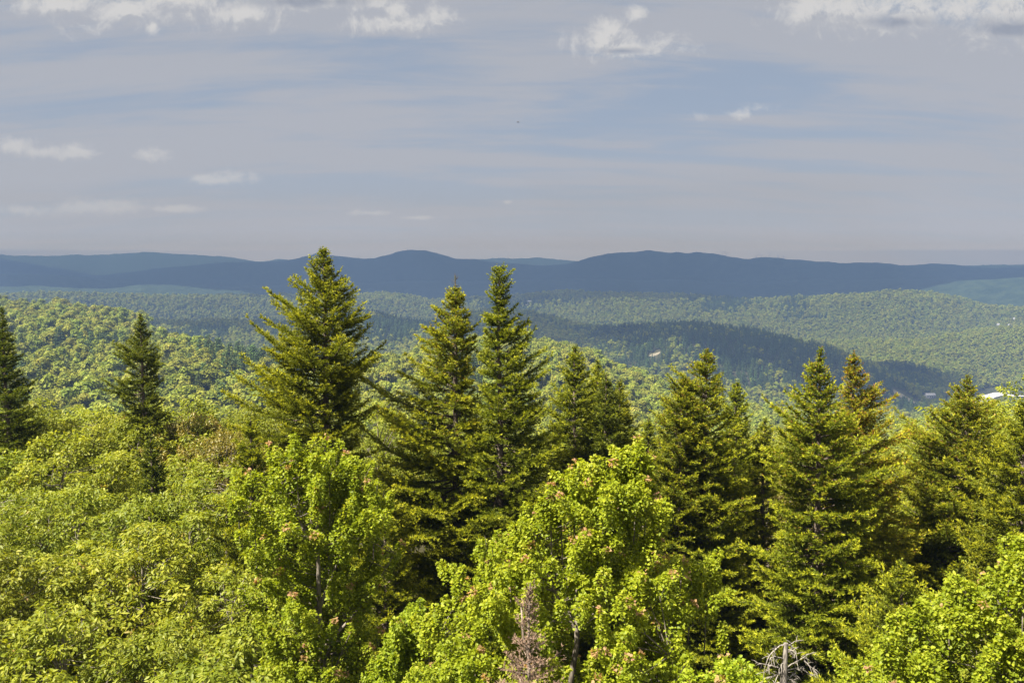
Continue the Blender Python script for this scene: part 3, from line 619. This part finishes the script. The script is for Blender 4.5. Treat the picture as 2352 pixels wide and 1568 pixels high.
# ------------------------------------------------------------------ forest beyond
def forest_kind(seed, conifer):
    g = np.random.default_rng(seed); mb = MB()
    if conifer:
        H = g.uniform(12, 14); tube(mb, [(0, 0, 0), (0, 0, H * .9)], [.2, .04], 5, 1); n = 900
        u = g.uniform(0, 1, n)**.62; z = H * (1 - u * .82); r = (.25 + 2.0 * u) * (.75 + .25 * np.sin(z * 5.5)); ph = g.uniform(0, 6.28, n); q = np.sqrt(g.uniform(.35, 1, n))
        P_ = np.column_stack([r * q * np.cos(ph), r * q * np.sin(ph), z]); o = np.column_stack([np.cos(ph), np.sin(ph), np.full(n, -.1)])
        leaves(mb, P_, o + g.normal(0, .3, (n, 3)), norm(np.array([0, 0, 1.0]) + o * .5 + g.normal(0, .3, (n, 3))), g.uniform(.5, .9, n), .38, 0, g.uniform(0, 1, n))
        return mb, [M_CONIF, M_SBARK]
    H = g.uniform(9.5, 11.5); tube(mb, [(0, 0, 0), (.1, 0, 3), (0, .1, H * .8)], [.22, .16, .05], 5, 1)
    nl = int(g.integers(11, 17)); lobes = []
    for q in range(nl):
        ph = g.uniform(0, 6.28); zz = g.uniform(.36, .95); rr = 3.1 * math.sqrt(max(.05, 1 - ((zz - .55) / .45)**2)) * g.uniform(.35, 1.0)
        lobes.append((rr * math.cos(ph), rr * math.sin(ph), zz * H, g.uniform(.95, 1.65)))
    lobes.append((0, 0, H * .9, 1.2))
    for (a, b, c, r) in lobes:
        n = int(95 * r); e = norm(g.normal(0, 1, (n, 3))); e[:, 2] = np.where(e[:, 2] < -.3, -e[:, 2], e[:, 2])
        P_ = np.array([a, b, c]) + e * (r * g.uniform(.60, 1.22, n))[:, None]
        N = norm(e + g.normal(0, .5, (n, 3)) + np.array([0, 0, .25])); A = norm(np.cross(N, norm(g.normal(0, 1, (n, 3)))))
        sz = g.uniform(.42, .75, n); leaves(mb, P_ - A * sz[:, None] / 2, A, N, sz, sz * .85, 0, np.clip(.5 + g.normal(0, .25) * .8 + g.normal(0, .18, n), 0, 1))
    return mb, [M_FOREST, M_MBARK]
KN = 9                                              # 0..5 broadleaf, 6..8 conifer
FM = []
for q in range(KN):
    mb, ms = forest_kind(200 + q, q >= 6); FM.append(mb.mesh('tree_crown', ms))

# clearings, road, house sites keep the trees away
ROADP = [(2440, 914), (2330, 910), (2295, 905), (2268, 912), (2252, 925), (2244, 942)]
CLEAR = [(1503, 815, 14, 2), (2085, 917, 34, 2), (2135, 917, 14, 7), (2247, 944, 14, 9), (2306, 968, 22, 9), (1215, 700, 7, 6)]
avoid = []
roadpts = [hit(x, y, 900, 1900) for x, y in ROADP]
rp = np.concatenate([np.linspace(a, b, 20) for a, b in zip(roadpts[:-1], roadpts[1:])])
for x, y, w, dpt in CLEAR:
    c = hit(x, y, 300, 5000); avoid.append((c, w, dpt))

pts = []
for (r0, r1, sp) in ((255, 1150, 5.8), (1150, 2200, 5.2), (2200, 2620, 6.6)):
    n = int(2 * r1 / sp) + 2; ix, iy = np.meshgrid(np.arange(n) - n // 2, np.arange(n // 2 + 2)); x = (ix * sp + sp * rng.uniform(-.48, .48, ix.shape)).ravel(); y = (iy * sp + sp * rng.uniform(-.48, .48, ix.shape)).ravel()
    r = np.hypot(x, y); th = np.arctan2(x, y); kf = (r > r0) & (r < r1) & (np.abs(th) < R(38)); pts.append(np.column_stack([x[kf], y[kf], np.full(kf.sum(), {5.8: 1.06, 5.2: .86, 6.6: 1.05}[sp])]))
pts = np.concatenate(pts); pz = height(pts[:, 0], pts[:, 1]); pr_ = np.hypot(pts[:, 0], pts[:, 1]); pth = np.arctan2(pts[:, 0], pts[:, 1])
# leave out what the land hides from the tower top and from a good way to each side of it
tb_ = np.linspace(R(-39), R(39), 700); rb = np.concatenate([np.geomspace(40, 5000, 420)])
hh = height(np.sin(tb_)[:, None] * rb, np.cos(tb_)[:, None] * rb); ang = (hh - EYE) / rb; run = np.maximum.accumulate(ang, 1)
ti = np.clip(((pth - tb_[0]) / (tb_[1] - tb_[0])).round().astype(int), 0, 699); ri = np.clip(np.searchsorted(rb, pr_) - 1, 0, 419)
vis = (pz + 16 - EYE) / pr_ > run[ti, ri] - .012
for (c, w, dpt) in avoid:
    u = c[:2] / np.linalg.norm(c[:2]); q = pts[:, :2] - c[:2]; along = q @ u; acr = q @ np.array([u[1], -u[0]]); wid = w / F * np.linalg.norm(c[:2])
    vis &= ~((along / (wid * 1.1 + dpt * 1.2))**2 + (acr / wid)**2 < 1)
    vis &= ~((along < 0) & (along > -95) & (np.abs(acr) < wid * .9) & (pz + 7 > c[2] + (-along) * .13)) if np.linalg.norm(c[:2]) > 900 else True
near_road = np.zeros(len(pts), bool)
cand = np.where((pr_ > 850) & (pr_ < 2000) & (pts[:, 0] > 500))[0]
for c in rp[::2]:
    d = pts[cand, :2] - c[:2]; u = c[:2] / np.linalg.norm(c[:2]); al = d @ u; ac = d @ np.array([u[1], -u[0]])
    near_road[cand[(np.abs(ac) < 16) & (al > -90) & (al < 30)]] = True
vis &= ~near_road
pts, pz, pr_, pth = pts[vis], pz[vis], pr_[vis], pth[vis]
conif = vnoise(pts[:, 0] / 170, pts[:, 1] / 170, 5) * .6 + vnoise(pts[:, 0] / 45, pts[:, 1] / 45, 8) * .4 + rng.normal(0, .10, len(pts)) > np.where((pr_ > 1150) & (pr_ < 1600) & (pth < R(26)), .50, np.where((pr_ > 1640) & (pr_ < 2150), .95, .70))
kind = np.where(conif, rng.integers(6, 9, len(pts)), rng.integers(0, 6, len(pts)))
scl = pts[:, 2] * np.clip(rng.normal(1.0, .32, len(pts)), .5, 1.6) * np.clip(.62 + pr_ / 600, .62, 1)
rotz = rng.uniform(0, 6.28, len(pts))
# photo place of each tree top, to pick those that show
xs_ = pts[:, 0]; vv = (pz + 9 * scl - EYE); cy_ = pts[:, 1] * CP - vv * SP; cz_ = pts[:, 1] * SP + vv * CP
px_ = CX + F * xs_ / cy_; py_ = CY - F * cz_ / cy_
rim = np.interp(px_, [-50, 220, 520, 700, 860, 940, 1500, 1700, 2050, 2352], [930, 960, 980, 900, 930, 840, 960, 960, 1060, 980])
show = (px_ > -20) & (px_ < 2372) & (py_ < rim)
keep = ~(show & (pr_ < 300)); pts, pz, pr_, kind, scl, rotz, px_, py_, show = [v[keep] for v in (pts, pz, pr_, kind, scl, rotz, px_, py_, show)]
sidx = np.where(show)[0]; sidx = sidx[np.argsort(pr_[sidx])]
hw = sidx[kind[sidx] < 6][:255]; cf = sidx[kind[sidx] >= 6][:40]
first = {}
def forest_label(i_):
    if kind[i_] >= 6: return 'dark pointed conifer on the forested slope below the summit', 'conifers on the slope below the summit', 'conifer'
    if px_[i_] < 640: return 'small rounded yellow green hardwood on the sunlit left hillside', 'hardwoods on the sunlit left hillside', 'hardwood'
    if px_[i_] < 1560: return 'rounded green hardwood on the slope seen between the middle spruces', 'hardwoods seen between the middle spruces', 'hardwood'
    return 'rounded green hardwood on the valley slope seen between the right spruces', 'hardwoods on the right valley slope', 'hardwood'
for i_ in np.concatenate([hw, cf]):
    o = bpy.data.objects.new('conifer' if kind[i_] >= 6 else 'forest_tree', FM[kind[i_]]); COL.objects.link(o)
    o.location = (pts[i_, 0], pts[i_, 1], pz[i_] - .3); o.rotation_euler = (0, 0, rotz[i_]); o.scale = (scl[i_] * 1.1, scl[i_] * 1.1, scl[i_])
    l_, gr, ca = forest_label(i_); tag(o, l_, ca, gr); first.setdefault(int(kind[i_]), o)
rest = np.ones(len(pts), bool); rest[hw] = False; rest[cf] = False
fk = bpy.data.collections.new('forest_kinds'); order = []
for k_ in range(KN):
    if k_ in first: fk.objects.link(first[k_]); order.append((first[k_].name.lower(), k_))
order = sorted(first.items(), key=lambda kv: kv[1].name)
rank = {k_: n for n, (k_, _) in enumerate(order)}
def forest(name, sel, label):
    me = bpy.data.meshes.new(name); n = int(sel.sum()); me.vertices.add(n)
    me.vertices.foreach_set('co', np.column_stack([pts[sel, 0], pts[sel, 1], pz[sel] - .3]).astype(np.float32).ravel())
    for nm, ty, arr in (('pick', 'INT', np.array([rank.get(int(k_), 0) for k_ in kind[sel]], np.int32)), ('size', 'FLOAT', scl[sel].astype(np.float32)), ('turn', 'FLOAT', rotz[sel].astype(np.float32))):
        a = me.attributes.new(nm, ty, 'POINT'); a.data.foreach_set('value', arr)
    o = bpy.data.objects.new(name, me); COL.objects.link(o); tag(o, label, 'forest', None, 'stuff')
    ng = bpy.data.node_groups.new('scatter_trees', 'GeometryNodeTree')
    ng.interface.new_socket('Geometry', in_out='INPUT', socket_type='NodeSocketGeometry'); ng.interface.new_socket('Geometry', in_out='OUTPUT', socket_type='NodeSocketGeometry')
    t = NT(ng); a = t.new('NodeGroupInput'); z = t.new('NodeGroupOutput'); ip = t.new('GeometryNodeInstanceOnPoints'); ci = t.new('GeometryNodeCollectionInfo')
    ci.inputs[0].default_value = fk; ci.inputs[1].default_value = True; ci.inputs[2].default_value = True
    def na_(nm, ty):
        q = t.new('GeometryNodeInputNamedAttribute', data_type=ty); q.inputs[0].default_value = nm; return q.outputs[0]
    t.l.new(a.outputs[0], ip.inputs['Points']); t.l.new(ci.outputs[0], ip.inputs['Instance']); ip.inputs['Pick Instance'].default_value = True
    t.l.new(na_('pick', 'INT'), ip.inputs['Instance Index'])
    cx3 = t.new('ShaderNodeCombineXYZ'); t.l.new(na_('turn', 'FLOAT'), cx3.inputs[2]); t.l.new(cx3.outputs[0], ip.inputs['Rotation'])
    t.l.new(na_('size', 'FLOAT'), ip.inputs['Scale']); t.l.new(ip.outputs[0], z.inputs[0])
    md = o.modifiers.new('scatter', 'NODES'); md.node_group = ng
forest('forest', rest, 'unbroken forest covering the hills and the valley')
print('FOREST', len(pts), 'kinds', len(first), 'near', len(hw), len(cf), pr_[hw].max())

# ------------------------------------------------------------------ road, clearings, houses
M_GRAVEL = flat_mat('pale_gravel', (.40, .375, .385), .9, .05, .12); M_EARTH = flat_mat('dry_grass_and_earth', (.13, .11, .07), .95, .06, .3)
M_WHITE = flat_mat('white_siding', (.28, .28, .285), .6, 1.5, .06); M_ROOF = flat_mat('grey_roof', (.30, .29, .29), .7, 2, .15); M_DARK = flat_mat('window_glass', (.03, .035, .045), .2, 1, .1)
widths = [3, 4, 9, 12, 9, 4]; RPT = np.concatenate([np.linspace(a, b, 14) for a, b in zip(roadpts[:-1], roadpts[1:])]); RW = np.concatenate([np.linspace(a, b, 14) for a, b in zip(widths[:-1], widths[1:])])
rmb = MB(); tg = norm(np.gradient(RPT[:, :2], axis=0) + 1e-6); nn = np.column_stack([tg[:, 1], -tg[:, 0]])
L_ = RPT[:, :2] + nn * RW[:, None]; R_ = RPT[:, :2] - nn * RW[:, None]; cols = [L_ * (1 - f_) + R_ * f_ for f_ in np.linspace(0, 1, 5)]
v = np.stack([np.column_stack([c, height(c[:, 0], c[:, 1]) + 1.0]) for c in cols], 1); n = len(RPT)
ii = np.arange(n - 1)[:, None] * 5 + np.arange(4)[None]; rmb.add(v.reshape(-1, 3), np.stack([ii, ii + 1, ii + 6, ii + 5], -1).reshape(-1, 4)); tag(rmb.obj('road', [M_GRAVEL]), kind='structure')
for q, (c, w, dpt) in enumerate(avoid):
    g = np.random.default_rng(300 + q); wid = w / F * np.linalg.norm(c[:2]); u = c[:2] / np.linalg.norm(c[:2]); a = np.linspace(0, 2 * math.pi, 28, endpoint=False); rr = 1 + .18 * np.sin(3 * a + q) + g.normal(0, .06, 28)
    mb = MB(); ring = [np.array([c[0], c[1]])[None]]
    for f_ in (.35, .7, 1.0): ring.append(c[:2] + f_ * rr[:, None] * (np.cos(a)[:, None] * wid * np.array([u[1], -u[0]]) + np.sin(a)[:, None] * (dpt + wid * .3) * u))
    V = np.concatenate(ring); V = np.column_stack([V, height(V[:, 0], V[:, 1]) + .7]); k_ = np.arange(28); n2 = (k_ + 1) % 28
    mb.add(V, np.column_stack([np.zeros(28, int), 1 + k_, 1 + n2])); mb.f.append((np.concatenate([np.column_stack([1 + s_ * 28 + k_, 1 + s_ * 28 + 28 + k_, 1 + s_ * 28 + 28 + n2, 1 + s_ * 28 + n2]) for s_ in (0, 1)]), 0, np.zeros(56, np.float32)))
    tag(mb.obj('gravel_lot' if q in (3, 4) else 'clearing', [M_GRAVEL if q in (3, 4) else M_EARTH]), kind='structure')
def box(mb, x0, x1, y0, y1, z0, z1, mat=0):
    v = [(x, y, z) for z in (z0, z1) for y in (y0, y1) for x in (x0, x1)]
    mb.add(v, [(0, 2, 3, 1), (4, 5, 7, 6), (0, 1, 5, 4), (2, 6, 7, 3), (0, 4, 6, 2), (1, 3, 7, 5)], mat)
def house(x, y, w, d, h, label, r0=300, r1=3400, rot=.15, group=None, parts=True, lift=.5, name='house', cat='house'):
    c = hit(x, y, r0, r1); root = empty(name, (c[0], c[1], float(height(c[0], c[1])) + lift), label, cat, group); root.rotation_euler = (0, 0, rot)
    b = MB(); box(b, -w / 2, w / 2, -d / 2, d / 2, -2, h); b.obj('wall', [M_WHITE], root)
    f = MB(); e = .5; rz = h + d * .30
    f.add([(-w / 2 - e, -d / 2 - e, h - .1), (w / 2 + e, -d / 2 - e, h - .1), (w / 2 + e, 0, rz), (-w / 2 - e, 0, rz), (-w / 2 - e, d / 2 + e, h - .1), (w / 2 + e, d / 2 + e, h - .1)], [(0, 1, 2, 3), (3, 2, 5, 4)])
    f.add([(-w / 2, -d / 2, h), (-w / 2, d / 2, h), (-w / 2, 0, rz - .1), (w / 2, -d / 2, h), (w / 2, d / 2, h), (w / 2, 0, rz - .1)], [(0, 1, 2), (3, 5, 4)]); f.obj('roof', [M_ROOF], root)
    if parts:
        for k_ in range(4):
            wx = -w / 2 + w * (k_ + .5) / 4; q = MB(); box(q, wx - .6, wx + .6, -d / 2 - .05, -d / 2 - .003, h * .35, h * .75); q.obj('window', [M_DARK], root)
house(2135, 915, 14.5, 9, 5, 'white house beside the tan strip in the right valley', 900, 1800, .1)
house(1216, 699, 9, 6, 3.4, 'lone white building on the far green ridge', 1900, 2600, .2, parts=False, lift=5)
HG = 'pale houses scattered on the far right hillside'
for (x, y) in ((2330, 742), (2292, 756), (2318, 757)):
    house(x, y, 5, 4, 2.6, 'tiny pale house on the hazy far right hillside', 1700, 2600, rng.uniform(-.6, .6), HG, False, lift=9)
# ------------------------------------------------------------------ wind turbines on the far ridge
M_TURB = flat_mat('turbine_white', (.35, .35, .37), .5, .02, .02)
def turbine(x):
    th = math.atan((x - CX) / F * CP); r = 4046.0; X, Y_ = r * math.sin(th), r * math.cos(th); z = float(height(X, Y_))
    root = empty('wind_turbine', (X, Y_, z), 'tiny pale wind turbine on the skyline of the blue ridge', 'wind turbine', 'wind turbines on the distant ridge')
    b = MB(); tube(b, [(0, 0, -3), (0, 0, 17)], [.9, .6], 8); b.obj('tower', [M_TURB], root)
    b = MB(); box(b, -.7, .7, -1.6, 1.6, 16.6, 18); b.obj('nacelle', [M_TURB], root); a0 = rng.uniform(0, 2)
    for k_ in range(3):
        a = a0 + k_ * 2.094; u = np.array([math.cos(a), 0, math.sin(a)]); b = MB(); c = np.array([0, -1.9, 17.3]); tube(b, [c, c + u * 2.5, c + u * 9.5], [.3, .55, .12], 5); b.obj('blade', [M_TURB], root)
for x in (1649, 1660, 1668, 1736, 1748, 1766, 1786, 1800): turbine(x)

# ------------------------------------------------------------------ bird
def bird():
    c = at(1190, 281, 52.0); mb = MB(); mb2 = MB()
    z = np.linspace(-.08, .08, 9); tube(mb, np.column_stack([z, 0 * z, 0 * z]), .02 * np.sqrt(np.maximum(.02, 1 - (z / .085)**2)), 8)
    mb.add([(-.07, -.004, 0), (-.13, -.025, 0), (-.13, .025, 0), (-.07, .004, 0)], [(0, 1, 2, 3)])
    for s_ in (-1, 1): mb.add([(.03, 0, .01), (-.03, 0, .01), (-.02, s_ * .08, .035), (.035, s_ * .08, .04), (-.04, s_ * .16, .02)], [(0, 1, 2, 3), (2, 4, 3, 3)][:1]); mb.add([(.035, s_ * .08, .04), (-.02, s_ * .08, .035), (-.05, s_ * .17, .02)], [(0, 1, 2)])
    o = mb.obj('bird', [flat_mat('bird_plumage', (.03, .03, .035), .8)]); o.location = c; o.rotation_euler = (R(12), 0, .5)
    tag(o, 'tiny dark bird flying in the middle of the sky', 'bird')
bird()

# ------------------------------------------------------------------ unseen clouds added out of frame to shade the middle hills and far ridges
mc, t, p, out = mat_new('cloud_white'); p.inputs['Base Color'].default_value = (.85, .85, .86, 1); p.inputs['Roughness'].default_value = 1.0
tr_ = t.new('ShaderNodeBsdfTranslucent'); tr_.inputs[0].default_value = (.9, .9, .92, 1); mx_ = t.new('ShaderNodeMixShader'); mx_.inputs[0].default_value = .5
t.l.new(p.outputs[0], mx_.inputs[1]); t.l.new(tr_.outputs[0], mx_.inputs[2]); t.l.new(mx_.outputs[0], out.inputs[0])
mt, t, p, out = mat_new('thin_cloud'); tr_ = t.new('ShaderNodeBsdfTransparent'); tr_.inputs[0].default_value = (1, 1, 1, 1); p.inputs['Base Color'].default_value = (.85, .85, .86, 1); mx_ = t.new('ShaderNodeMixShader'); mx_.inputs[0].default_value = .46
t.l.new(p.outputs[0], mx_.inputs[1]); t.l.new(tr_.outputs[0], mx_.inputs[2]); t.l.new(mx_.outputs[0], out.inputs[0])
def deck(cx, cy, wx, wy, alt, seed, m=None):        # a broad ragged sheet for the added shading clouds
    n = 90; gx_, gy_ = np.meshgrid(np.linspace(-1, 1, n), np.linspace(-1, 1, n)); mb = MB()
    rad_ = np.maximum(abs(gx_), abs(gy_)) / np.maximum(np.hypot(gx_, gy_), 1e-6) if m else 1.0; edge = rad_ * (1 + (.9 if m else .2) * fbm(gx_ * 2.2 + seed, gy_ * 2.2, 4, seed)); X = cx + gx_ * wx * edge; Y_ = cy + gy_ * wy * edge; lump = min(260, wy * .6) * (.5 + fbm(X / 700, Y_ / 700, 4, seed)) * np.clip(4 * (1 - np.maximum(abs(gx_), abs(gy_))), 0, 1)
    i_ = np.arange(n - 1)[:, None] * n; j_ = np.arange(n - 1)[None]; f_ = np.stack([i_ + j_, i_ + j_ + 1, i_ + n + j_ + 1, i_ + n + j_], -1).reshape(-1, 4)
    mb.add(np.stack([X, Y_, alt + lump], -1).reshape(-1, 3), f_); mb.add(np.stack([X, Y_, alt - .2 * lump], -1).reshape(-1, 3), f_[:, ::-1]); tag(mb.obj('shade_cloud', [m or mc], smooth=True), kind='structure')
o_ = np.array(sd) / sd[2] * 2450; deck(o_[0], o_[1] + 3040, 4200, 360, 2400, 51, mt)  # extra sheet added to half-shade the slopes below the blue ridge
DA = 2700; off = (np.array(sd) / sd[2] * DA)[:2]
for k_, (x, y, w, d) in enumerate(((-520, 1520, 330, 170), (60, 1520, 380, 190), (420, 1310, 250, 200), (630, 1350, 90, 60))):
    a_ = 1420 + 130 * k_; o_ = np.array(sd) / sd[2] * (a_ + 90); deck(x + o_[0], y + o_[1], w, d, a_, 31 + k_, mt)
for k_, (x, y, w, d) in enumerate(((250, 2290, 520, 80), (-850, 2260, 440, 90), (1150, 2230, 330, 90))):
    a_ = 2000 + 100 * k_; o_ = np.array(sd) / sd[2] * (a_ + 40); deck(x + o_[0], y + o_[1], w, d, a_, 41 + k_, mt)
o_ = np.array(sd) / sd[2] * 2450; deck(o_[0], o_[1] + 3040, 4200, 360, 2400, 51, mt)  # repeat of the added half-shade sheet over the lower far slopes
DA = 2700; off = (np.array(sd) / sd[2] * DA)[:2]
deck(off[0], off[1] + 3860, 5600, 490, DA, 4)  # deck added to keep the far blue ridge in shadow

# ------------------------------------------------------------------ haze
hb = MB(); box(hb, -5450, 5450, -5450, 5450, -181, 146)
mh = bpy.data.materials.new('haze'); mh.use_nodes = True; t = NT(mh.node_tree); t.n.remove(t.n['Principled BSDF'])
pv = t.new('ShaderNodeVolumePrincipled'); pv.inputs['Color'].default_value = (.094, .147, .260, 1); pv.inputs['Density'].default_value = 3.8e-4; pv.inputs['Anisotropy'].default_value = 0.0
t.l.new(pv.outputs[0], t.n['Material Output'].inputs['Volume'])
tag(hb.obj('haze', [mh]), kind='stuff')
